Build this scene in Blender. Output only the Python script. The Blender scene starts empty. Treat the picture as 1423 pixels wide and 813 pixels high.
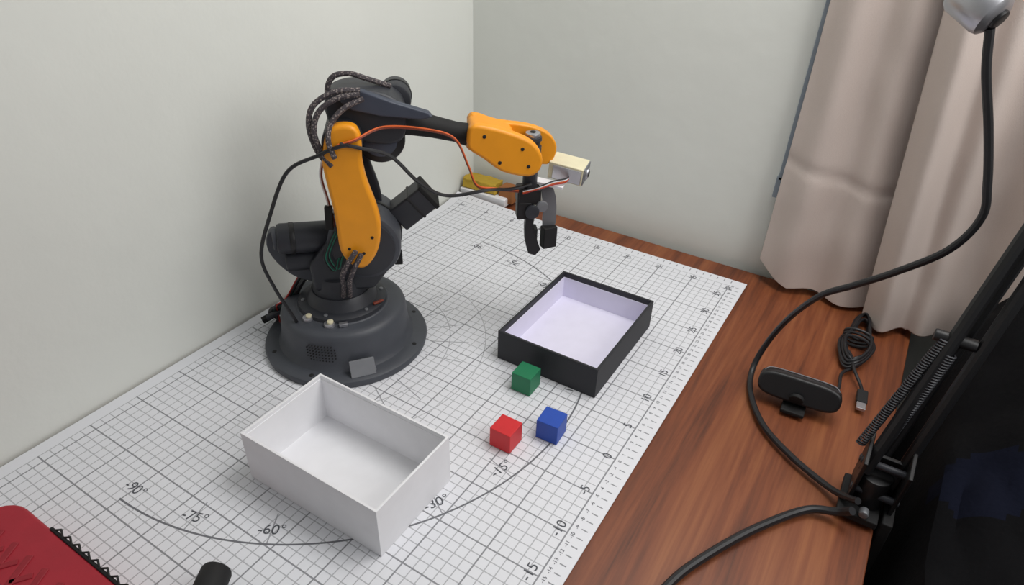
import bpy, bmesh, math, random
from mathutils import Vector, Matrix, noise
random.seed(4)
S=0.01
scene=bpy.context.scene
try: scene.view_settings.view_transform='Standard'
except Exception: pass
def lin(c):
    return tuple(((v/255)/12.92 if v/255<=0.04045 else ((v/255+0.055)/1.055)**2.4) for v in c)+(1,)
# ---------------------------------------------------------------- materials
def new_mat(name):
    m=bpy.data.materials.new(name); m.use_nodes=True
    return m,m.node_tree,m.node_tree.nodes['Principled BSDF']
def pmat(name,rgb,rough=.5,metal=0,var=.06,nscale=60,bump=.0,bscale=200,spec=.5,coat=0):
    m,nt,b=new_mat(name); N=nt.nodes;L=nt.links
    tc=N.new('ShaderNodeTexCoord'); n=N.new('ShaderNodeTexNoise'); n.inputs['Scale'].default_value=nscale
    n.inputs['Detail'].default_value=4
    L.new(tc.outputs['Object'],n.inputs['Vector'])
    r=N.new('ShaderNodeValToRGB'); c=lin(rgb)
    r.color_ramp.elements[0].position=.3; r.color_ramp.elements[1].position=.7
    r.color_ramp.elements[0].color=tuple(x*(1-var) for x in c[:3])+(1,)
    r.color_ramp.elements[1].color=tuple(min(1,x*(1+var)) for x in c[:3])+(1,)
    L.new(n.outputs['Fac'],r.inputs['Fac']); L.new(r.outputs['Color'],b.inputs['Base Color'])
    b.inputs['Roughness'].default_value=rough; b.inputs['Metallic'].default_value=metal
    b.inputs['Specular IOR Level'].default_value=spec
    if coat: b.inputs['Coat Weight'].default_value=coat
    if bump:
        n2=N.new('ShaderNodeTexNoise'); n2.inputs['Scale'].default_value=bscale; n2.inputs['Detail'].default_value=5
        L.new(tc.outputs['Object'],n2.inputs['Vector'])
        bp=N.new('ShaderNodeBump'); bp.inputs['Strength'].default_value=bump; bp.inputs['Distance'].default_value=.002
        L.new(n2.outputs['Fac'],bp.inputs['Height']); L.new(bp.outputs['Normal'],b.inputs['Normal'])
    return m
M=dict(
 wall=pmat('plaster_wall',(219,221,215),.9,var=.03,nscale=4,bump=.35,bscale=40,spec=.2),
 floor=pmat('floor_tile',(120,112,104),.5,var=.1,nscale=8),
 grey=pmat('robot_grey_plastic',(66,69,76),.5,bump=.05),
 dark=pmat('robot_dark_plastic',(44,46,52),.48),
 slate=pmat('robot_slate_plastic',(64,70,84),.48),
 black=pmat('black_plastic',(24,24,26),.45),
 blackm=pmat('black_matte',(20,20,21),.75),
 orange=pmat('orange_plastic',(240,156,24),.45,var=.03),
 silver=pmat('brushed_metal',(190,190,195),.35,metal=.85),
 gmetal=pmat('dull_grey_metal',(128,130,134),.45,metal=.4),
 cream=pmat('cream_plastic',(222,214,182),.5),
 yellow=pmat('yellow_sponge',(180,148,44),.8,bump=.4),
 white=pmat('white_card',(232,232,235),.7,var=.02),
 lining=pmat('white_lining',(226,223,240),.75,var=.02),
 bcard=pmat('black_card',(34,35,40),.6,var=.08),
 red=pmat('red_cube_paint',(206,36,42),.5),
 green=pmat('green_cube_paint',(22,118,78),.5),
 blue=pmat('blue_cube_paint',(30,74,172),.5),
 redc=pmat('red_case_plastic',(162,30,46),.5,bump=.1),
 redd=pmat('red_case_recess',(146,26,40),.6),
 wire_o=pmat('orange_wire',(214,96,40),.5), wire_b=pmat('brown_wire',(120,50,30),.5),
 wire_g=pmat('green_wire',(30,110,90),.5), wire_r=pmat('red_wire',(170,40,30),.5),
 rubber=pmat('cable_rubber',(28,28,31),.45),
 jacket=pmat('jacket_cloth',(13,13,15),.95,bump=.4,spec=.1),
 denim=pmat('navy_cloth',(16,19,32),.95,bump=.4,spec=.1),
 ink=pmat('printed_ink',(78,80,86),.8),
 wframe=pmat('window_frame_paint',(136,146,156),.5),
 brown=pmat('kraft_card',(150,95,50),.8),
)
m,nt,b=new_mat('braided_sleeve'); N=nt.nodes;L=nt.links
tc=N.new('ShaderNodeTexCoord'); ck=N.new('ShaderNodeTexVoronoi'); ck.inputs['Scale'].default_value=480
L.new(tc.outputs['Object'],ck.inputs['Vector']); r=N.new('ShaderNodeValToRGB')
r.color_ramp.elements[0].position=.25; r.color_ramp.elements[0].color=lin((140,130,126)); r.color_ramp.elements[1].position=.45; r.color_ramp.elements[1].color=lin((66,60,64))
L.new(ck.outputs['Distance'],r.inputs['Fac']); L.new(r.outputs['Color'],b.inputs['Base Color']); b.inputs['Roughness'].default_value=.7
M['braid']=m
m,nt,b=new_mat('window_glass'); b.inputs['Base Color'].default_value=lin((150,165,175)); b.inputs['Roughness'].default_value=.1; M['glass']=m
m,nt,b=new_mat('curtain_fabric'); N=nt.nodes;L=nt.links
tc=N.new('ShaderNodeTexCoord'); mp=N.new('ShaderNodeMapping'); mp.inputs['Scale'].default_value=(900,900,900); L.new(tc.outputs['Object'],mp.inputs['Vector'])
n=N.new('ShaderNodeTexNoise'); n.inputs['Scale'].default_value=1; L.new(mp.outputs['Vector'],n.inputs['Vector'])
bp=N.new('ShaderNodeBump'); bp.inputs['Strength'].default_value=.25; bp.inputs['Distance'].default_value=.0008
L.new(n.outputs['Fac'],bp.inputs['Height']); L.new(bp.outputs['Normal'],b.inputs['Normal'])
r=N.new('ShaderNodeValToRGB'); r.color_ramp.elements[0].color=lin((194,181,174)); r.color_ramp.elements[1].color=lin((204,191,183))
L.new(n.outputs['Fac'],r.inputs['Fac']); L.new(r.outputs['Color'],b.inputs['Base Color']); b.inputs['Roughness'].default_value=.9; b.inputs['Specular IOR Level'].default_value=.15
M['curtain']=m
m,nt,b=new_mat('wood_laminate'); N=nt.nodes;L=nt.links
tc=N.new('ShaderNodeTexCoord'); mp=N.new('ShaderNodeMapping'); mp.inputs['Scale'].default_value=(26,1.6,26); L.new(tc.outputs['Object'],mp.inputs['Vector'])
n=N.new('ShaderNodeTexNoise'); n.inputs['Scale'].default_value=1.6; n.inputs['Detail'].default_value=8; n.inputs['Roughness'].default_value=.65; n.inputs['Distortion'].default_value=.6
L.new(mp.outputs['Vector'],n.inputs['Vector'])
mp2=N.new('ShaderNodeMapping'); mp2.inputs['Scale'].default_value=(160,6,160); L.new(tc.outputs['Object'],mp2.inputs['Vector'])
n2=N.new('ShaderNodeTexNoise'); n2.inputs['Scale'].default_value=1.5; n2.inputs['Detail'].default_value=5; L.new(mp2.outputs['Vector'],n2.inputs['Vector'])
ad=N.new('ShaderNodeMath'); ad.operation='MULTIPLY_ADD'; ad.inputs[1].default_value=.35; L.new(n2.outputs['Fac'],ad.inputs[0]); L.new(n.outputs['Fac'],ad.inputs[2])
r=N.new('ShaderNodeValToRGB'); e=r.color_ramp.elements; e[0].position=.48; e[0].color=lin((82,42,24)); e[1].position=.9; e[1].color=lin((146,88,52))
q=e.new(.66); q.color=lin((120,64,36))
L.new(ad.outputs[0],r.inputs['Fac']); L.new(r.outputs['Color'],b.inputs['Base Color']); b.inputs['Roughness'].default_value=.45
M['wood']=m
m,nt,b=new_mat('printed_grid_mat'); N=nt.nodes;L=nt.links
tc=N.new('ShaderNodeTexCoord'); sp=N.new('ShaderNodeSeparateXYZ'); L.new(tc.outputs['Object'],sp.inputs[0])
def mt(op,a,b_=None,c=None):
    n=N.new('ShaderNodeMath'); n.operation=op
    for i,v in enumerate((a,b_,c)):
        if v is None: continue
        if isinstance(v,(int,float)): n.inputs[i].default_value=v
        else: L.new(v,n.inputs[i])
    return n.outputs[0]
X=mt('MULTIPLY',sp.outputs[0],100); Y=mt('MULTIPLY',sp.outputs[1],100)
def near(v,period,w): return mt('LESS_THAN',mt('PINGPONG',v,period/2),w)
def rng(v,a,c): return mt('MULTIPLY',mt('GREATER_THAN',v,a),mt('LESS_THAN',v,c))
inside=mt('MULTIPLY',rng(X,-11.06,35.08),rng(Y,-46,38.08))
minor=mt('MULTIPLY',mt('MAXIMUM',near(X,1,.05),near(Y,1,.05)),.44)
major=mt('MULTIPLY',mt('MAXIMUM',near(X,5,.07),near(Y,5,.07)),.7)
g=mt('MULTIPLY',mt('MAXIMUM',minor,major),inside)
R=mt('SQRT',mt('ADD',mt('MULTIPLY',X,X),mt('MULTIPLY',Y,Y)))
ang=mt('MULTIPLY',mt('ARCTAN2',Y,X),57.29578)
ain=rng(ang,-90.3,90.3)
def arc(r0,w,k): return mt('MULTIPLY',mt('LESS_THAN',mt('ABSOLUTE',mt('SUBTRACT',R,r0)),w),k)
arcs=mt('MAXIMUM',mt('MAXIMUM',arc(28.7,.09,.85),arc(16.5,.05,.45)),arc(12.2,.05,.5))
rad=mt('MULTIPLY',mt('LESS_THAN',mt('MULTIPLY',mt('PINGPONG',ang,7.5),mt('MULTIPLY',R,.0174533)),.06),.6)
rad=mt('MULTIPLY',rad,mt('MAXIMUM',rng(R,10,14.5),rng(R,25.6,28.7)))
g=mt('MAXIMUM',g,mt('MULTIPLY',mt('MAXIMUM',arcs,rad),ain))
tick=mt('MULTIPLY',mt('MULTIPLY',near(Y,1,.06),mt('MULTIPLY',rng(X,35.9,36.5),rng(Y,-46,38.2))),.7)
tick2=mt('MULTIPLY',mt('MULTIPLY',near(X,1,.06),mt('MULTIPLY',rng(Y,38.8,39.4),rng(X,-11,35.1))),.7)
g=mt('MAXIMUM',g,mt('MAXIMUM',tick,tick2))
mx=N.new('ShaderNodeMix'); mx.data_type='RGBA'; L.new(g,mx.inputs[0]); mx.inputs[6].default_value=lin((224,225,230)); mx.inputs[7].default_value=lin((54,56,64))
L.new(mx.outputs[2],b.inputs['Base Color']); b.inputs['Roughness'].default_value=.55
M['mat']=m
# ---------------------------------------------------------------- helpers (cm)
def finish(name,bm,mats,parent=None,bevel=0,smooth=True,seg=2,loc=None,rot=None):
    me=bpy.data.meshes.new(name); bmesh.ops.recalc_face_normals(bm,faces=bm.faces)
    bm.to_mesh(me); bm.free(); me.transform(Matrix.Scale(S,4))
    ob=bpy.data.objects.new(name,me); scene.collection.objects.link(ob)
    for mm in (mats if isinstance(mats,(list,tuple)) else [mats]): me.materials.append(M[mm] if isinstance(mm,str) else mm)
    if smooth:
        for p in me.polygons: p.use_smooth=True
        try: me.set_sharp_from_angle(angle=math.radians(35))
        except Exception: pass
    if bevel:
        md=ob.modifiers.new('bevel','BEVEL'); md.width=bevel*S; md.segments=seg; md.limit_method='ANGLE'; md.angle_limit=math.radians(35)
        try: md.harden_normals=True
        except Exception: pass
    if loc is not None: ob.location=Vector(loc)*S
    if rot is not None: ob.rotation_euler=rot
    if parent: ob.parent=parent
    return ob
def empty(name,loc=(0,0,0),rz=0):
    e=bpy.data.objects.new(name,None); e.empty_display_size=.05; scene.collection.objects.link(e)
    e.location=Vector(loc)*S; e.rotation_euler=(0,0,rz); return e
def box(name,c,size,mat,parent=None,bevel=.08,rot=None,seg=2):
    bm=bmesh.new(); bmesh.ops.create_cube(bm,size=1); bmesh.ops.scale(bm,vec=size,verts=bm.verts)
    return finish(name,bm,mat,parent,bevel,True,seg,c,rot)
def lathe(name,p0,p1,prof,mat,parent=None,n=40,bevel=0):
    p0=Vector(p0);p1=Vector(p1);d=(p1-p0).normalized(); a=d.orthogonal().normalized(); b_=d.cross(a)
    bm=bmesh.new(); rings=[]
    for t,r_ in prof:
        rings.append([bm.verts.new(p0+d*t+(a*math.cos(2*math.pi*i/n)+b_*math.sin(2*math.pi*i/n))*max(r_,.001)) for i in range(n)])
    for k in range(len(rings)-1):
        for i in range(n):
            bm.faces.new((rings[k][i],rings[k][(i+1)%n],rings[k+1][(i+1)%n],rings[k+1][i]))
    bm.faces.new(rings[0][::-1]); bm.faces.new(rings[-1])
    return finish(name,bm,mat,parent,bevel)
def cyl(name,p0,p1,r0,mat,parent=None,r1=None,ch=.12,n=32):
    r1=r0 if r1 is None else r1; L_=(Vector(p1)-Vector(p0)).length; ch=min(ch,r0*.4,r1*.4,L_*.3)
    return lathe(name,p0,p1,[(0,r0-ch),(ch*.3,r0-ch*.3),(ch,r0),(L_-ch,r1),(L_-ch*.3,r1-ch*.3),(L_,r1-ch)],mat,parent,n)
def spline(pts,n=10,closed=False):
    P=[Vector(p) for p in pts]; out=[]
    K=len(P)
    for i in range(K-1 if not closed else K):
        if closed: a,b_,c,d=P[(i-1)%K],P[i],P[(i+1)%K],P[(i+2)%K]
        else: a,b_,c,d=P[max(i-1,0)],P[i],P[i+1],P[min(i+2,K-1)]
        for j in range(n):
            t=j/n; out.append(.5*((2*b_)+(c-a)*t+(2*a-5*b_+4*c-d)*t*t+(3*b_-a-3*c+d)*t**3))
    if not closed: out.append(P[-1])
    return out
def tube(name,pts,r_,mat,parent=None,n=10,smoothpts=True,res=8):
    P=spline(pts,n) if smoothpts else [Vector(p) for p in pts]
    bm=bmesh.new(); up=None; prev=None
    for i,p in enumerate(P):
        t=(P[min(i+1,len(P)-1)]-P[max(i-1,0)])
        if t.length<1e-6: t=Vector((0,0,1))
        t.normalize()
        if up is None: up=t.orthogonal().normalized()
        up=(up-t*up.dot(t)); up=up.normalized() if up.length>1e-4 else t.orthogonal().normalized()
        s=t.cross(up)
        ring=[bm.verts.new(p+(up*math.cos(2*math.pi*k/res)+s*math.sin(2*math.pi*k/res))*r_) for k in range(res)]
        if prev:
            for k in range(res): bm.faces.new((prev[k],prev[(k+1)%res],ring[(k+1)%res],ring[k]))
        else: bm.faces.new(ring[::-1])
        prev=ring
    bm.faces.new(prev)
    return finish(name,bm,mat,parent)
def prism(name,outline,v0,v1,mat,parent=None,bevel=.15,smooth_n=0,seg=3):
    pts=[(u,0,z) for u,z in outline]
    if smooth_n: pts=[(p.x,0,p.z) for p in spline(pts,smooth_n,True)]
    bm=bmesh.new(); a=[bm.verts.new((p[0],-v0,p[2])) for p in pts]; c=[bm.verts.new((p[0],-v1,p[2])) for p in pts]
    n=len(a)
    bm.faces.new(a); bm.faces.new(c[::-1])
    for i in range(n): bm.faces.new((a[i],c[i],c[(i+1)%n],a[(i+1)%n]))
    return finish(name,bm,mat,parent,bevel,seg=seg)
def text(name,s,size,x,y,z,rz,parent,mat='ink'):
    cu=bpy.data.curves.new(name,'FONT'); cu.body=s; cu.size=size*S; cu.align_x='CENTER'; cu.align_y='CENTER'; cu.fill_mode='FRONT'
    ob=bpy.data.objects.new(name,cu); scene.collection.objects.link(ob); bpy.context.view_layer.update()
    me=bpy.data.meshes.new_from_object(ob.evaluated_get(bpy.context.evaluated_depsgraph_get())); bpy.data.objects.remove(ob)
    o=bpy.data.objects.new(name,me); scene.collection.objects.link(o); me.materials.clear(); me.materials.append(M[mat])
    o.location=Vector((x,y,z))*S; o.rotation_euler=(0,0,rz); o.parent=parent; return o
# ---------------------------------------------------------------- room
def slab(name,a,c,mat):
    ce=[(a[i]+c[i])/2 for i in range(3)]; sz=[abs(c[i]-a[i]) for i in range(3)]
    return box(name,ce,sz,mat,bevel=0)
slab('wall_left',(-19,-190,-75),(-12.9,45,175),'wall')
slab('wall_back',(-19,45,-75),(190,50,175),'wall')
slab('floor',(-19,-190,-80),(190,50,-75),'floor')
w=empty('window_1',(0,0,0))
box('frame_side',(38.3,44.6,62),(3.2,.8,96),'wframe',w,.1); box('frame_bottom',(80,44.6,13),(87,.8,3),'wframe',w,.1)
box('frame_far',(122,44.6,62),(3.2,.8,96),'wframe',w,.1); box('frame_head',(80,44.6,110),(87,.8,3),'wframe',w,.1)
box('mullion',(80,44.6,62),(3,.8,96),'wframe',w,.1); box('pane',(80,44.8,62),(82,.3,95),'glass',w,0)
# ---------------------------------------------------------------- desk
dk=empty('desk')
box('desktop',(22.5,-4,-1.55),(70.4,95.9,2.5),'wood',dk,.15)
for i,(x,y) in enumerate([(-10,-48),(54,-48),(-10,40),(54,40)]): box('leg_%d'%(i+1),(x,y,-38.9),(4,4,72),'blackm',dk,.2)
mt_=empty('robot_grid_mat')
bm=bmesh.new(); nx,ny=50,86; x0_,x1_,y0_,y1_=-12.5,37.0,-46,39.8
top=[[None]*(ny+1) for _ in range(nx+1)]; bot=[[None]*(ny+1) for _ in range(nx+1)]
for i in range(nx+1):
    for j in range(ny+1):
        x=x0_+(x1_-x0_)*i/nx; y=y0_+(y1_-y0_)*j/ny
        cl=max(0,(y-34)/6)**2*max(0,(8-x)/20)*.9
        top[i][j]=bm.verts.new((x,y,cl)); bot[i][j]=bm.verts.new((x,y,cl-.13))
for i in range(nx):
    for j in range(ny):
        bm.faces.new((top[i][j],top[i+1][j],top[i+1][j+1],top[i][j+1])); bm.faces.new((bot[i][j],bot[i][j+1],bot[i+1][j+1],bot[i+1][j]))
for i in range(nx):
    for j in (0,ny): bm.faces.new((top[i][j],bot[i][j],bot[i+1][j],top[i+1][j]))
for j in range(ny):
    for i in (0,nx): bm.faces.new((top[i][j],top[i][j+1],bot[i][j+1],bot[i][j]))
finish('sheet',bm,'mat',mt_)
for a in (-90,-75,-60,-45,-30,-15,0,15,30,45,60,75,90):
    t=math.radians(a); text('angle_label',('%d°'%a),1.4,27.3*math.cos(t),27.3*math.sin(t),.02,t+math.pi/2,mt_)
for k in range(-9,8):
    text('axis_label','%d'%(k*5),1.3,34.2,k*5,.02,math.pi/2,mt_)
for k in range(-45,39):
    text('ruler_label','%d'%k,.5,35.5,k,.02,math.pi/2,mt_)
for k in range(-2,8): text('axis_label','%d'%(k*5),1.1,k*5,37.2,.02+max(0,(8-k*5)/20)*.25,0,mt_)
# ---------------------------------------------------------------- boxes
def tray(name,cx,cy,rz,w_,l_,h_,t,mo,mi,drop):
    bm=bmesh.new()
    def ring(a,b_,z): return [bm.verts.new((sx*a/2,sy*b_/2,z)) for sx,sy in ((-1,-1),(1,-1),(1,1),(-1,1))]
    A=ring(w_,l_,0);B=ring(w_,l_,h_);C=ring(w_-2*t,l_-2*t,h_);D=ring(w_-2*t,l_-2*t,h_-drop)
    t2=t+.06
    D2=ring(w_-2*t2,l_-2*t2,h_-drop);E=ring(w_-2*t2,l_-2*t2,.3)
    def br(P,Q,mi_):
        for i in range(4): f=bm.faces.new((P[i],P[(i+1)%4],Q[(i+1)%4],Q[i])); f.material_index=mi_
    bm.faces.new(A[::-1]); br(A,B,0); br(B,C,0); br(C,D,0); br(D,D2,1); br(D2,E,1); f=bm.faces.new(E); f.material_index=1
    return finish(name,bm,[mo,mi],None,.04,True,2,(cx,cy,.03),(0,0,rz))
tray('black_box',23.2,14.65,.002,12.5,15.8,3.9,.28,'bcard','lining',.7)
tray('white_box',15.35,-15.75,.007,15.65,9.7,5.6,.22,'white','white',.4)
def cube(name,x,y,rz,mat,s=2.35):
    o=box(name,(x,y,s/2+.03),(s,s,s),mat,None,.08,(0,0,rz)); return o
cube('red_cube',24.9,-4.0,.0,'red'); cube('green_cube',22.3,4.2,.02,'green'); cube('blue_cube',28.1,-.5,.06,'blue')
# ---------------------------------------------------------------- robot arm
rb=empty('robot_arm',(0,0,0),math.radians(40))
def loc(u,v,z): return (u,-v,z)
lathe('base_flange',(0,0,.03),(0,0,1),[(0,9.3),(.5,9.4),(.75,9.3),(.9,9.0),(1.0,8.2)],'grey',rb,96)
for k in range(8):
    a=math.radians(22+45*k); cyl('flange_screw',(8.5*math.cos(a),8.5*math.sin(a),.7),(8.5*math.cos(a),8.5*math.sin(a),1.05),.28,'blackm',rb)
lathe('base_body',(0,0,.9),(0,0,2),[(0,7.9),(.4,7.5),(1.2,7.3),(3.6,7.1),(4.1,6.95),(4.4,6.6),(4.5,6.0),(4.6,5.2),(4.7,5.1)],'grey',rb,96)
lathe('turret_ring',(0,0,5.5),(0,0,6),[(0,5.0),(.5,4.9),(.7,4.5),(.75,4.0),(1.3,3.7),(1.9,3.4),(2.0,3.3)],'dark',rb,64)
for k in range(6):
    a=math.radians(60*k+10); cyl('turret_screw',(4.4*math.cos(a),4.4*math.sin(a),6.1),(4.4*math.cos(a),4.4*math.sin(a),6.35),.22,'gmetal',rb)
box('turret_clip',(4.1,-2.2,6.35),(1.3,.35,.25),'wire_b',rb,.08,(0,0,.6))
cyl('turret_neck',(0,0,7.3),(0,0,9.6),3.2,'dark',rb,2.9)
prism('turret_bracket',[(-2.6,8.2),(3.8,8.2),(5.6,10.5),(5.4,13.5),(3.2,15.5),(-.5,14.5),(-2.8,11.5)],-2.6,2.4,'dark',rb,.4)
bm=bmesh.new()
for i in range(10):
    for j in range(6):
        a=math.radians(-90-30+i*2.8); z=2.0+j*.38
        if (i in(0,9) and j in (0,5)): continue
        c=Vector((7.27*math.cos(a),7.27*math.sin(a),z+.2))
        rm=Matrix.Translation(c)@Vector((math.cos(a),math.sin(a),0)).to_track_quat('Z','Y').to_matrix().to_4x4()
        bmesh.ops.create_cone(bm,cap_ends=True,segments=8,radius1=.085,radius2=.085,depth=.12,matrix=rm)
finish('speaker_grille',bm,'blackm',rb)
for i,(u,v) in enumerate([(-3.5,3.6),(-1.1,5.0)]):
    cyl('port_%d'%(i+1),loc(u,v,5.2),loc(u,v,5.85),.62,'silver',rb); cyl('port_cap_%d'%(i+1),loc(u+.1,v,5.8),loc(u+.1,v,6.1),.35,'cream',rb)
box('port_jack',loc(.4,5.3,5.7),(.9,.5,.4),'silver',rb,.05,(0,0,.2))
box('front_plate',loc(2.2,8.0,1.75),(2.7,.35,1.9),'gmetal',rb,.05,(math.radians(-25),0,.25))
box('front_plate_foot',loc(2.2,7.5,1.1),(2.7,1.2,.2),'gmetal',rb,.04,(0,0,.25))
# shoulder
cyl('shoulder_disc',loc(3.2,-4,13.6),loc(3.2,2.7,13.6),3.9,'grey',rb,n=64,ch=.5)
cyl('shoulder_disc_face',loc(3.2,2.5,13.6),loc(3.2,3.0,13.6),3.3,'dark',rb,n=48,ch=.2)
cyl('shoulder_disc_groove',loc(3.2,-1.2,13.6),loc(3.2,-.7,13.6),4.02,'black',rb,n=64,ch=.05)
cyl('shoulder_counter_motor',loc(-5.9,1.0,14.2),loc(0,0,13.9),1.65,'dark',rb,n=40,ch=.4)
cyl('shoulder_counter_motor_band',loc(-4.6,.8,14.13),loc(-4.1,.7,14.1),1.72,'black',rb,n=40,ch=.05)
cyl('shoulder_counter_motor_cap',loc(-6.3,1.05,14.2),loc(-5.6,.9,14.2),1.2,'grey',rb,n=32)
cyl('shoulder_lower_cylinder',loc(-5.4,.6,11.3),loc(0,0,11.3),1.2,'dark',rb,n=32,ch=.3)
prism('shoulder_bracket',[(-6.9,14.5),(-7.1,12.6),(-5.8,10.2),(-3.5,8.6),(1,8.6),(1,11),(-2,11.6),(-5.0,12.4),(-6.0,14.6)],-1.0,.6,'grey',rb,.25,3)
box('shoulder_motor',(8.6,1.8,16.4),(4.6,2.9,3.0),'dark',rb,.25,(0,-math.atan2(.62,.78),0))
box('shoulder_motor_cap',(10.3,1.8,17.75),(.5,3.1,3.2),'blackm',rb,.15,(0,-math.atan2(.62,.78),0))
box('shoulder_motor_band',(8.9,1.8,16.65),(.3,3.05,3.12),'black',rb,.1,(0,-math.atan2(.62,.78),0))
box('shoulder_connector',(6.6,1.0,10.2),(.9,.8,1.6),'blackm',rb,.1)
# upper arm
UA=[(.59,25.55),(1.05,26.9),(1.84,27.5),(2.99,27.6),(3.81,27.2),(4.15,25.9),(4.0,24.1),(4.3,21.8),(5.0,19.1),(5.24,16.8),(4.8,14.3),(3.8,12.6),(2.8,12.1),(1.75,12.75),(.95,14.3),(.85,16.8),(.75,19.1),(.39,22.2),(.3,24.1)]
prism('upper_arm_cover_near',UA,3.0,4.5,'orange',rb,.45,3,4)
prism('upper_arm_core',[(1.2,13),(4.3,13),(3.7,20),(3.6,25),(3.3,27),(1.0,27)],-1.6,3.0,'dark',rb,.3)
prism('upper_arm_cover_far',UA,-2.4,-1.6,'dark',rb,.25,3,3)
cyl('elbow_pivot',loc(2.3,-3.2,25.6),loc(2.3,4.0,25.6),1.9,'dark',rb,n=40)
for u,z in ((3.3,14.0),(1.9,14.6),(4.3,15.8)): cyl('cover_screw',loc(u,4.3,z),loc(u,4.56,z),.18,'blackm',rb,n=16)
# elbow + forearm
prism('elbow_housing',[(.8,28.6),(1.5,29.7),(3.6,30.2),(6.3,29.7),(8.0,28.6),(8.4,26.6),(7.6,24.8),(4.4,24.8),(1.4,26.4)],-2.6,1.8,'dark',rb,.45,3)
prism('elbow_top_plate',[(2.6,29.9),(4.4,30.2),(7.2,29.1),(10.6,28.0),(11.0,27.5),(9.8,27.3),(6.0,27.7),(3.4,28.3),(2.4,29.1)],1.5,2.5,'slate',rb,.2)
cyl('elbow_motor',loc(7.4,-5.2,27.9),loc(7.4,-1.8,27.9),1.6,'dark',rb,n=40,ch=.3)
cyl('elbow_motor_rim',loc(7.4,-3.9,27.9),loc(7.4,-3.5,27.9),1.68,'black',rb,n=40,ch=.05)
box('elbow_motor_back',loc(5.0,-2.6,28.9),(3.8,2.6,1.3),'slate',rb,.3,(0,.25,0))
cyl('elbow_disc',loc(5.7,-3.2,24.8),loc(5.7,.8,24.8),2.5,'black',rb,n=48,ch=.3)
cyl('elbow_disc_cap',loc(5.7,.7,24.8),loc(5.7,1.1,24.8),1.7,'slate',rb,n=40)
lathe('forearm_tube',(6.2,0,27.0),(15.2,0,24.7),[(0,1.75),(1.5,1.6),(3.0,1.3),(5,1.1),(7.3,1.02),(8.2,1.12),(9.1,1.2),(9.3,1.1)],'blackm',rb,32)
# wrist
NL=[(14.3,25.0),(14.7,26.5),(16.4,26.4),(18.8,25.7),(20.9,24.7),(22.0,23.2),(21.9,21.7),(20.7,20.9),(17.95,21.5),(15.9,23.0),(14.5,24.0)]
prism('wrist_fork_near',NL,.9,2.2,'orange',rb,.4,3,4)
FL=[(14.6,25.6),(15.2,26.6),(17.7,25.8),(21.0,25.3),(23.2,24.4),(24.2,22.9),(23.8,21.3),(22.6,20.9),(18.5,22.2),(15.5,24.0)]
prism('wrist_fork_far',FL,-2.2,-1.1,'orange',rb,.4,3,4)
prism('wrist_bridge',[(14.3,23.9),(14.7,26.4),(16.6,26.3),(19.0,25.5),(19.2,24.0),(17.0,23.0),(15.0,23.4)],-1.4,1.2,'orange',rb,.35,2,3)
for u,z in ((16.0,25.4),(17.6,22.6),(20.6,22.1),(19.9,24.0)): cyl('wrist_screw',loc(u,2.0,z),loc(u,2.28,z),.2,'blackm',rb,n=16)
lathe('wrist_motor',(21.3,0,24.6),(21.2,0,19.0),[(0,.5),(.05,.95),(.4,1.0),(.45,.85),(1.0,.85),(1.05,1.0),(3.6,1.0),(3.9,.8),(5.6,.8)],['dark'],rb,36)
cyl('wrist_motor_lid',loc(21.3,0,24.5),loc(21.3,0,25.0),.8,'silver',rb,n=32); cyl('wrist_motor_shaft',loc(21.3,0,24.9),loc(21.3,0,25.1),.3,'blackm',rb,n=20)
# gripper
box('gripper_body',loc(21.1,0,18.0),(2.6,2.0,1.9),'black',rb,.2)
box('gripper_servo',loc(20.6,.3,16.4),(1.6,1.5,2.0),'black',rb,.15)
cyl('gripper_gear',loc(21.4,1.0,16.4),loc(21.4,1.45,16.4),.8,'dark',rb,n=24)
cyl('gripper_gear_2',loc(22.5,.9,17.0),loc(22.5,1.3,17.0),.65,'gmetal',rb,n=24)
prism('gripper_finger_left',[(20.8,16.6),(21.8,16.6),(21.6,14.6),(21.9,13.6),(22.6,11.6),(22.0,10.9),(21.2,11.2),(20.8,12.8),(20.7,14.4)],.2,1.3,'black',rb,.12)
prism('gripper_finger_right',[(22.6,18.6),(23.6,18.9),(24.3,17.4),(24.5,15.0),(24.3,13.6),(23.0,13.6),(23.0,16.0)],-.6,-.3,'gmetal',rb,.05,2)
box('gripper_pad',loc(23.7,-.1,12.6),(1.7,1.1,2.6),'blackm',rb,.12,(0,0,.3))
box('gripper_pad_left',loc(21.9,.6,13.0),(.5,1.3,2.6),'blackm',rb,.1)
# wrist camera: body with its face turned along +x of its own small frame
wcx=bpy.data.objects.new('wrist_camera',None); scene.collection.objects.link(wcx); wcx.parent=rb
wcx.location=Vector(loc(25.7,-1.2,20.3))*S; wcx.rotation_euler=(.1,.1,-.5); wcx.empty_display_size=.02
box('camera_body',(0,0,0),(3.9,2.6,2.0),'cream',wcx,.1)
box('camera_face',(1.98,0,0),(.2,2.4,1.85),'gmetal',wcx,.06)
cyl('camera_lens',(2.0,0,0),(2.3,0,0),.62,'silver',wcx,n=28); cyl('camera_lens_glass',(2.25,0,0),(2.36,0,0),.35,'black',wcx,n=24)
box('camera_board',(.2,-1.38,0),(3.2,.2,1.6),'silver',wcx,.04)
box('wrist_camera_bracket',loc(23.4,0,19.2),(3.2,1.3,.3),'white',rb,.04,(0,.1,-.4))
for i,(c,o) in enumerate((('wire_r',0),('wire_o',.14),('white',.28),('rubber',.42))):
    tube('wrist_camera_wire_%d'%(i+1),[loc(20.3,1.2,18.6+o),loc(21.8,1.5,19.2+o*.6),loc(23.6,1.1,19.5+o),loc(25.0,.6,19.5+o),loc(25.8,-.2,19.9)],.08,c,rb)
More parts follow.
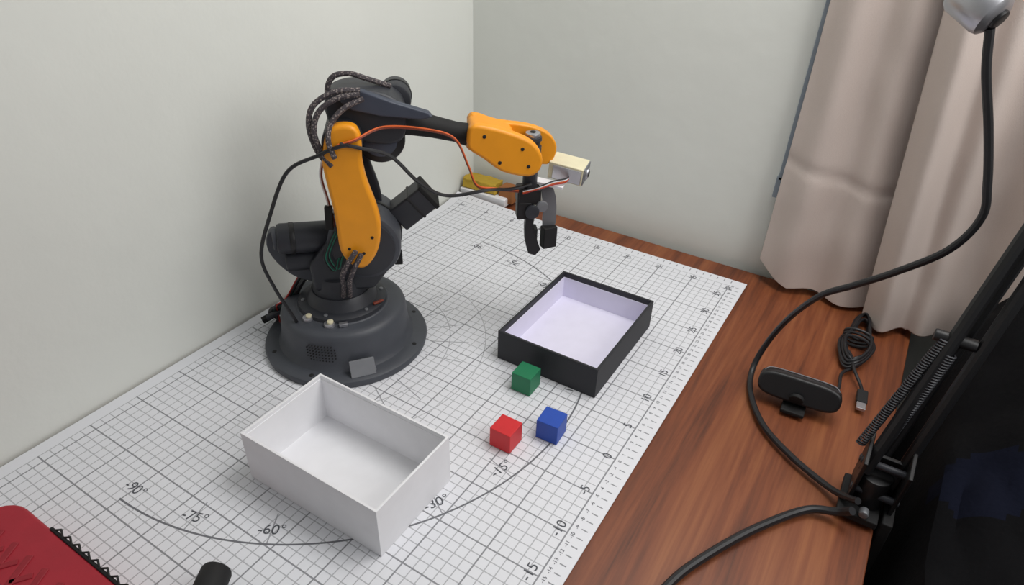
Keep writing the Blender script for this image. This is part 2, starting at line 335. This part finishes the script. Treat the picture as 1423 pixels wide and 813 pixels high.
# hoses and cables on robot
hoses=[[(4.3,3,30.0),(2.2,3.2,29.7),(.45,3.4,28.5),(-.15,3.6,26.6),(.5,4.2,24.6),(1.2,4.4,23.6)],
 [(4.6,3,29.6),(2.8,3.6,28.9),(1.5,4.1,27.6),(1.2,4.8,26.2),(1.6,4.9,24.6)],
 [(1.0,0,28.6),(1.2,0,30.0),(1.9,0,30.9),(3.3,0,31.1),(4.9,0,30.6),(7.0,-1,29.6)],
 [(4.3,2.4,30.2),(2.0,2.8,30.2),(0,3.0,29.0),(-.6,3.2,27.2),(-.2,3.6,25.2),(.5,3.9,24.0)],
 [(2.6,5.0,14.6),(1.6,5.2,13.2),(.9,4.9,11.6),(.8,4.0,9.8),(.5,3.2,8.0)],
 [(3.1,5.0,14.2),(2.2,5.2,12.6),(1.6,4.9,11.0),(1.4,4.0,9.4),(1.2,3.2,8.0)]]
for i,h in enumerate(hoses): tube('braided_hose_%d'%(i+1),[loc(*p) for p in h],.27,'braid',rb)
tube('power_cable',[loc(*p) for p in [(3.0,4.9,25.9),(1.6,5.0,25.6),(.07,4.6,24.8),(-3.07,4,23.0),(-5.3,4,18.7),(-7.0,4,13.9),(-6.3,4,10.0),(-4.95,4,6.2),(-4.7,3.8,5.2)]],.19,'rubber',rb)
tube('camera_cable',[loc(*p) for p in [(2.2,4.9,26.0),(4.15,4.6,25.4),(6.76,4,24.3),(9.35,4,21.5),(12.1,3.6,19.8),(16.3,3,20.0),(19.0,1.6,19.4),(21.2,1.0,19.6)]],.19,'rubber',rb)
for i,(c,o) in enumerate((('wire_o',0),('wire_b',.16))):
    tube('servo_wire_%d'%(i+1),[loc(a,b_,z-o) for a,b_,z in [(2.0,4.9,25.9),(3.6,4.6,26.3),(6.2,3,26.9),(10.3,3,26.6),(13.0,3,25.6),(14.3,3,22.8),(15.2,3,20.6),(17.2,2.4,19.9),(19.8,1.2,19.0)]],.09,c,rb)
    tube('side_wire_%d'%(i+1),[loc(a+o,b_,z) for a,b_,z in [(.3,3.4,24.2),(-.2,3.4,22.2),(.1,3.2,19.6),(.3,2.6,17),(.1,2,15)]],.09,'wire_b' if i else 'white',rb)
box('side_connector',loc(.1,3.2,17.6),(.8,.6,2.6),'blackm',rb,.1,(0,.06,0))
for i in range(4):
    tube('signal_wire_%d'%(i+1),[loc(a+.2*i,b_,z+.1*i) for a,b_,z in [(.4,3.4,16),(-.4,3.2,14.4),(-1.0,3.0,12.6),(-.2,3.2,11.2),(.4,3.0,12.6),(1,2.6,11)]],.08,'wire_g' if i%2 else 'rubber',rb)
wr=[('rubber',.28),('rubber',.22),('wire_g',.1),('rubber',.2),('wire_r',.09)]
for i,(c,r_) in enumerate(wr):
    tube('rear_wire_%d'%(i+1),[loc(-8.9+.2*i,-4.6+.5*i,.5),loc(-9.2+.3*i,-3.4+.3*i,1.6+.3*i),loc(-8.6+.2*i,-2.6+.3*i,3.0+.3*i),loc(-6.6,-2.2+.2*i,3.6+.4*i),loc(-4.5,-1.5,7.2+.3*i),loc(-2.4,-1,9.6+.2*i)],r_,c,rb)
box('rear_plug',loc(-9.2,-3.2,1.5),(2.2,.8,.6),'blackm',rb,.1,(0,-.3,.4)); box('rear_plug_2',loc(-8.4,-2.0,2.6),(2.0,.7,.5),'dark',rb,.1,(0,-.4,.2))
# ---------------------------------------------------------------- back corner items
sp_=empty('sponge_pack')
bm=bmesh.new(); bmesh.ops.create_cube(bm,size=1); bmesh.ops.subdivide_edges(bm,edges=bm.edges,cuts=6,use_grid_fill=True)
for v in bm.verts:
    v.co=Vector((v.co.x*6.4,v.co.y*3.0,v.co.z*1.7)); v.co+=noise.noise_vector(v.co*.7)*.25
finish('sponge',bm,'yellow',sp_,.2,True,2,(-9.0,42.3,2.35),(0,0,.05))
box('carton',(-8.0,42.2,.7),(9,3.6,1.4),'white',sp_,.15); box('kraft_block',(-4.0,42.6,1.7),(2.6,2.4,2.6),'brown',sp_,.1)
# ---------------------------------------------------------------- desk webcam
wc=empty('webcam',(48,18.3,0),.06)
bm=bmesh.new(); pts=[]
for i in range(48):
    a=2*math.pi*i/48; c_,s_=math.cos(a),math.sin(a); pts.append((abs(c_)**.45*math.copysign(4.2,c_),abs(s_)**.7*math.copysign(1.45,s_)))
a=[bm.verts.new((x,-1.2,z)) for x,z in pts]; c=[bm.verts.new((x,1.0,z)) for x,z in pts]
bm.faces.new(a); bm.faces.new(c[::-1])
for i in range(48): bm.faces.new((a[i],c[i],c[(i+1)%48],a[(i+1)%48]))
finish('body',bm,'black',wc,.35,True,4,(0,0,2.0),(-.35,0,0))
cyl('lens_ring',(0,-1.2,1.75),(0,-1.65,1.6),.75,'blackm',wc)
tube('chrome_trim',[(-3.9,.2,2.7),(-3.2,.6,3.3),(0,.65,3.4),(3.2,.6,3.3),(3.9,.2,2.7)],.05,'silver',wc)
box('clip',(0,-1.4,.3),(2.4,2.0,.5),'blackm',wc,.15); box('clip_hinge',(0,.6,.6),(2.2,1.6,1.1),'blackm',wc,.15)
uc=empty('coiled_usb_cable')
P=[(50.2,19.9,1.3),(51.6,22.5,.5),(51.5,26,.4)]
for k in range(7):
    for j in range(12):
        a=2*math.pi*j/12-1.3; wv=1.35+.18*math.sin(k*1.7)
        P.append((52.0+math.cos(a)*wv*(1.25 if math.sin(a)<0 else .75)+.04*k,34.0+math.sin(a)*(6.4-.3*k),.35+.28*(k%4)+.1*math.sin(j)))
P+=[(52.6,27.0,.8),(53.6,25.2,.4),(54.0,24.0,.35)]
tube('cable',P,.19,'rubber',uc,n=5)
tube('wrap',[(52.0+1.6*math.cos(t*.9),32.6+.12*t,.75+.8*math.sin(t*.9)) for t in range(0,22)],.19,'rubber',uc,n=4)
box('usb_plug',(54.1,22.9,.4),(1.1,2.2,.6),'blackm',uc,.12,(0,0,.08)); box('usb_tip',(54.2,21.3,.4),(.9,1.2,.35),'silver',uc,.03,(0,0,.08))
# ---------------------------------------------------------------- boom arm
bo=empty('boom_arm_stand')
box('clamp_plate',(56.0,7.4,.55),(3.4,5.0,.8),'blackm',bo,.15); box('clamp_jaw',(58.4,7.4,-2.2),(.9,4.4,6.6),'blackm',bo,.15)
box('clamp_foot',(56.4,7.4,-5.0),(3.4,3.4,.7),'blackm',bo,.15); cyl('clamp_screw',(56.2,7.4,-7.5),(56.2,7.4,-3.0),.5,'silver',bo)
cyl('post',(56.4,7.4,.8),(56.4,7.4,4.2),1.3,'black',bo)
box('lower_bracket_left',(55.0,7.6,4.0),(.35,3.8,6.4),'black',bo,.1,(.2,0,0)); box('lower_bracket_right',(58.4,7.8,4.0),(.35,3.8,6.4),'black',bo,.1,(.2,0,0))
box('lower_bracket_web',(56.7,8.6,3.4),(3.2,.4,5.0),'black',bo,.1,(.2,0,0))
for z,y in ((2.6,6.6),(5.4,7.2),(4.2,8.8)): cyl('bracket_bolt',(54.7,y,z),(58.7,y,z),.34,'dark',bo,n=16)
cyl('wing_bolt',(56.4,5.6,1.4),(56.4,4.8,1.4),.4,'gmetal',bo,n=16)
tube('lower_bar',[(55.3,6.8,4.6),(61.4,15.3,44.0)],.55,'black',bo,smoothpts=False,res=10)
tube('lower_bar',[(56.3,8.4,4.4),(62.4,16.8,44.0)],.42,'black',bo,smoothpts=False,res=10)
tube('lower_bar',[(57.8,8.0,3.0),(62.4,13.4,44.0)],.5,'black',bo,smoothpts=False,res=10)
def spring(name,p0,p1,r_,turns):
    p0=Vector(p0);p1=Vector(p1);d=(p1-p0);L_=d.length;d.normalize();a=d.orthogonal().normalized();b_=d.cross(a);pts=[]
    n=turns*10
    for i in range(n+1):
        t=i/n; an=2*math.pi*turns*t; pts.append(p0+d*L_*t+(a*math.cos(an)+b_*math.sin(an))*r_)
    tube(name,pts,.09,'dark',bo,smoothpts=False,res=5)
spring('spring_1',(54.2,7.6,6.6),(56.8,9.6,18.0),.34,48); spring('spring_2',(55.5,7.2,5.4),(57.6,9.2,17.0),.34,48)
cyl('spring_anchor',(56.0,9.9,18.0),(59.0,9.9,18.0),.5,'black',bo)
cyl('elbow_knob',(59.8,15.2,43.6),(63.6,15.2,43.6),1.6,'black',bo)
for dz in (0,2.2): tube('upper_bar',[(61.4,15.2,44.2+dz),(56,15.2,45.6+dz),(50.8,15.1,46.4+dz)],.42,'black',bo,smoothpts=False,res=10)
box('head_bracket',(50.7,15.1,46.9),(1.2,1.2,4.2),'black',bo,.15); cyl('head_stem',(50.6,15.1,43.2),(50.6,15.1,45.8),.35,'black',bo)
oc=empty('overhead_camera')
A=Vector((49.1,15.7,42.0)); B_=Vector((52.2,14.3,40.4))
lathe('body',A,B_,[(0,1.0),(.15,1.35),(.5,1.55),(2.8,1.6),(3.2,1.5),(3.5,1.1),(3.55,.8)],'silver',oc,40)
cyl('lens',B_-(B_-A).normalized()*.4,B_+(B_-A).normalized()*.05,.7,'black',oc)
cyl('mount',(50.6,15.1,42.1),(50.6,15.1,43.15),.5,'white',oc)
tube('overhead_camera_cable',[(51.8,14.4,39.8),(52.6,14.6,37.0),(54.2,15,33),(55.6,15,29),(56.2,15,26.2),(55.0,15,22.9),(52,16,19.2),(49.4,17,16.4),(47,18.4,13.6),(44.8,21,8.6),(43.3,22,4),(42.7,20.6,.8),(43.6,16.8,.3),(46,12.6,.3),(49.5,9.6,.4),(53.0,7.6,.5),(54.6,6.2,1.4),(55.6,5.0,2.6)],.32,'rubber',bo,res=10)
tube('black_power_cable',[(55.4,4.0,2.2),(54.4,4.4,1.0),(52,3.6,.4),(48.7,-.9,.36),(46,-5.8,.36),(44.3,-9.9,.36),(43,-16,.36),(42,-24,.36)],.38,'rubber',bo,res=10)
# ---------------------------------------------------------------- curtain
ct=empty('curtain')
def sheet(name,x0,x1,fy,fh,nx_=150,nz=70,ztop=118):
    bm=bmesh.new(); g=[]
    for i in range(nx_+1):
        s=i/nx_; col=[]
        for j in range(nz+1):
            t=(j/nz)**1.6; x=x0+(x1-x0)*s; hz=fh(x); z=hz+(ztop-hz)*t
            y=fy(x,z)+noise.noise(Vector((x*.12,z*.05,3)))*.35+noise.noise(Vector((x*.3,z*.16,9)))*.22
            xx=x-(max(0,z)*.085 if z<60 else 5.1)*min(1,max(0,(x-37.4)/14))
            col.append(bm.verts.new((xx,y,z)))
        g.append(col)
    for i in range(nx_):
        for j in range(nz): bm.faces.new((g[i][j],g[i+1][j],g[i+1][j+1],g[i][j+1]))
    o=finish(name,bm,'curtain',ct); md=o.modifiers.new('t','SOLIDIFY'); md.thickness=.0015; return o
def bumpf(x,c,w): return math.exp(-((x-c)/w)**2)
def f1(x,z):
    y=43.4-2.3*bumpf(x,41.5,3.2)-2.2*bumpf(x,48.6,2.8)
    zc=17.5-.12*(x-38); y+= .28*bumpf(z,zc,.6)+ .3*math.sin(z*.12+x*.1)
    return y
sheet('left_panel',37.4,55,f1,lambda x:3.2-2.6*min(1,max(0,(x-37.4)/4.5))+.3*math.sin(x*.6),nz=130)
def f2(x,z):
    y=41.8-4.4*bumpf(x,54.2,1.9)-3.0*bumpf(x,58.4,1.9)-4.6*bumpf(x,66,2.5)-4.2*bumpf(x,74.5,2.7)-3.6*bumpf(x,84,3.0)-3.5*bumpf(x,94,3)-3.5*bumpf(x,104,3)-3*bumpf(x,114,3)
    y+= .25*math.sin(z*.15+x*.2); return y
sheet('right_panel',51.8,122,f2,lambda x:.5+.25*math.sin(x*.7) if x<57 else .9,nx_=420)
cyl('curtain_rod',(30,41,119),(126,41,119),1.1,'silver',ct)
# ---------------------------------------------------------------- chair with jacket
ch=empty('office_chair')
box('seat',(76,6,-30),(44,46,7),'blackm',ch,2.5,seg=4); box('backrest',(84,6,-9),(6,40,30),'blackm',ch,2.2,(0,.15,0),4)
cyl('gas_post',(76,6,-66),(76,6,-33),2.5,'black',ch)
for k in range(5):
    a=2*math.pi*k/5+.3; e=(76+26*math.cos(a),6+26*math.sin(a),-69.5); tube('base_leg_%d'%(k+1),[(76,6,-66),e],2,'black',ch,smoothpts=False); cyl('caster_%d'%(k+1),(e[0]-1.2,e[1],-72),(e[0]+1.2,e[1],-72),2.9,'blackm',ch)
bm=bmesh.new(); g=[]
nx_,ny_=90,120
for i in range(nx_+1):
    col=[]
    for j in range(ny_+1):
        x=59.8+(40)*i/nx_; y=-34+70.3*j/ny_
        top_=4+10*min(1,max(0,(x-60)/6))
        e=min(1,(x-59.8)/2.0,(99.8-x)/3,(y+34)/4,(36.3-y)/2.5); e=max(0,e)
        z=-24+(24+top_*(.4+.6*min(1,max(0,(y-5)/25))))*math.sqrt(max(0,1-(1-e)**2))
        z+= 2.2*noise.noise(Vector((x*.10,y*.07,1)))+1.1*abs(noise.noise(Vector((x*.35,y*.12,7))))
        col.append(bm.verts.new((x,y,z)))
    g.append(col)
for i in range(nx_):
    for j in range(ny_):
        f=bm.faces.new((g[i][j],g[i+1][j],g[i+1][j+1],g[i][j+1]))
        x=g[i][j].co.x;y=g[i][j].co.y
        if (x-64)**2/9+(y-9)**2/9<1: f.material_index=1
o=finish('draped_jacket',bm,['jacket','denim'],ch); md=o.modifiers.new('t','SOLIDIFY'); md.thickness=.004
# ---------------------------------------------------------------- red case
rc=empty('red_plastic_case')
bm=bmesh.new(); out=[]
x0_,x1_,y0_,y1_=-5,17,-49,-34.3
for cx,cy,a0 in ((x1_-1,y1_-1,0),(x0_+2.5,y1_-2.5,90),(x0_+2,y0_+2,180),(x1_-1,y0_+1,270)):
    rr={0:1,90:2.5,180:2,270:1}[a0]
    for k in range(7): a=math.radians(a0+15*k); out.append((cx+rr*math.cos(a),cy+rr*math.sin(a)))
a=[bm.verts.new((x,y,.03)) for x,y in out]; c=[bm.verts.new((x,y,3)) for x,y in out]
bm.faces.new(a[::-1]); bm.faces.new(c)
for i in range(len(a)): bm.faces.new((a[i],a[(i+1)%len(a)],c[(i+1)%len(a)],c[i]))
finish('shell',bm,'redc',rc,.3,seg=3)
for k in range(7):
    box('raised_rib',(-1.2+2.1*k,-37.6,3.02),(.55,2.6,.16),'redd',rc,.08,(0,0,.5)); box('raised_rib',(-.4+2.1*k,-37.9,3.02),(.5,1.6,.16),'redd',rc,.08,(0,0,-.6))
zz=[]
for k in range(20): zz.append((1.6+.62*k,-34.3+(.3 if k%2 else 0),3.05+(.2 if k%2 else 0)))
tube('zipper_teeth',zz,.09,'blackm',rc,smoothpts=False,res=6); tube('zipper_cord',[(1.2,-34.3,3.0),(8,-34.3,3.0),(15,-34.3,3.0)],.14,'blackm',rc)
mk=empty('black_marker')
cyl('cap',(13.9,-29.0,1.3),(15.6,-32.0,1.3),1.2,'blackm',mk,ch=.25); cyl('barrel',(15.5,-31.8,1.3),(18.4,-37.0,1.3),1.05,'black',mk)
# ---------------------------------------------------------------- lights
def area(name,loc_,tgt,size,en,col):
    l=bpy.data.lights.new(name,'AREA'); l.shape='DISK'; l.size=size; l.energy=en; l.color=col
    o=bpy.data.objects.new(name,l); scene.collection.objects.link(o); o.location=Vector(loc_)*S
    o.rotation_euler=(Vector(tgt)-Vector(loc_)).to_track_quat('-Z','Y').to_euler(); return o
area('ceiling_lamp',(50,24,98),(22,13,0),.5,5.8,(1,.99,.975))
area('side_lamp',(92,4,66),(0,8,12),.5,2.8,(1,.985,.965))
wd=bpy.data.worlds.new('world'); scene.world=wd; wd.use_nodes=True
bg=wd.node_tree.nodes['Background']; bg.inputs[0].default_value=(.97,.98,1,1); bg.inputs[1].default_value=.25
# ---------------------------------------------------------------- camera
yaw,pitch,roll,F=2.1072,.5809,.0362,920.8
f=Vector((math.cos(yaw)*math.cos(pitch),math.sin(yaw)*math.cos(pitch),-math.sin(pitch)))
r=Vector((math.sin(yaw),-math.cos(yaw),0)); u=r.cross(f)
r2=r*math.cos(roll)+u*math.sin(roll); u2=-r*math.sin(roll)+u*math.cos(roll)
mw=Matrix((r2,u2,-f)).transposed().to_4x4(); mw.translation=Vector((48.9854,-44.337,48.7211))*S
cd=bpy.data.cameras.new('camera'); cd.sensor_width=36; cd.lens=F/1423*36; cd.clip_start=.01
co=bpy.data.objects.new('camera',cd); scene.collection.objects.link(co); co.matrix_world=mw; scene.camera=co
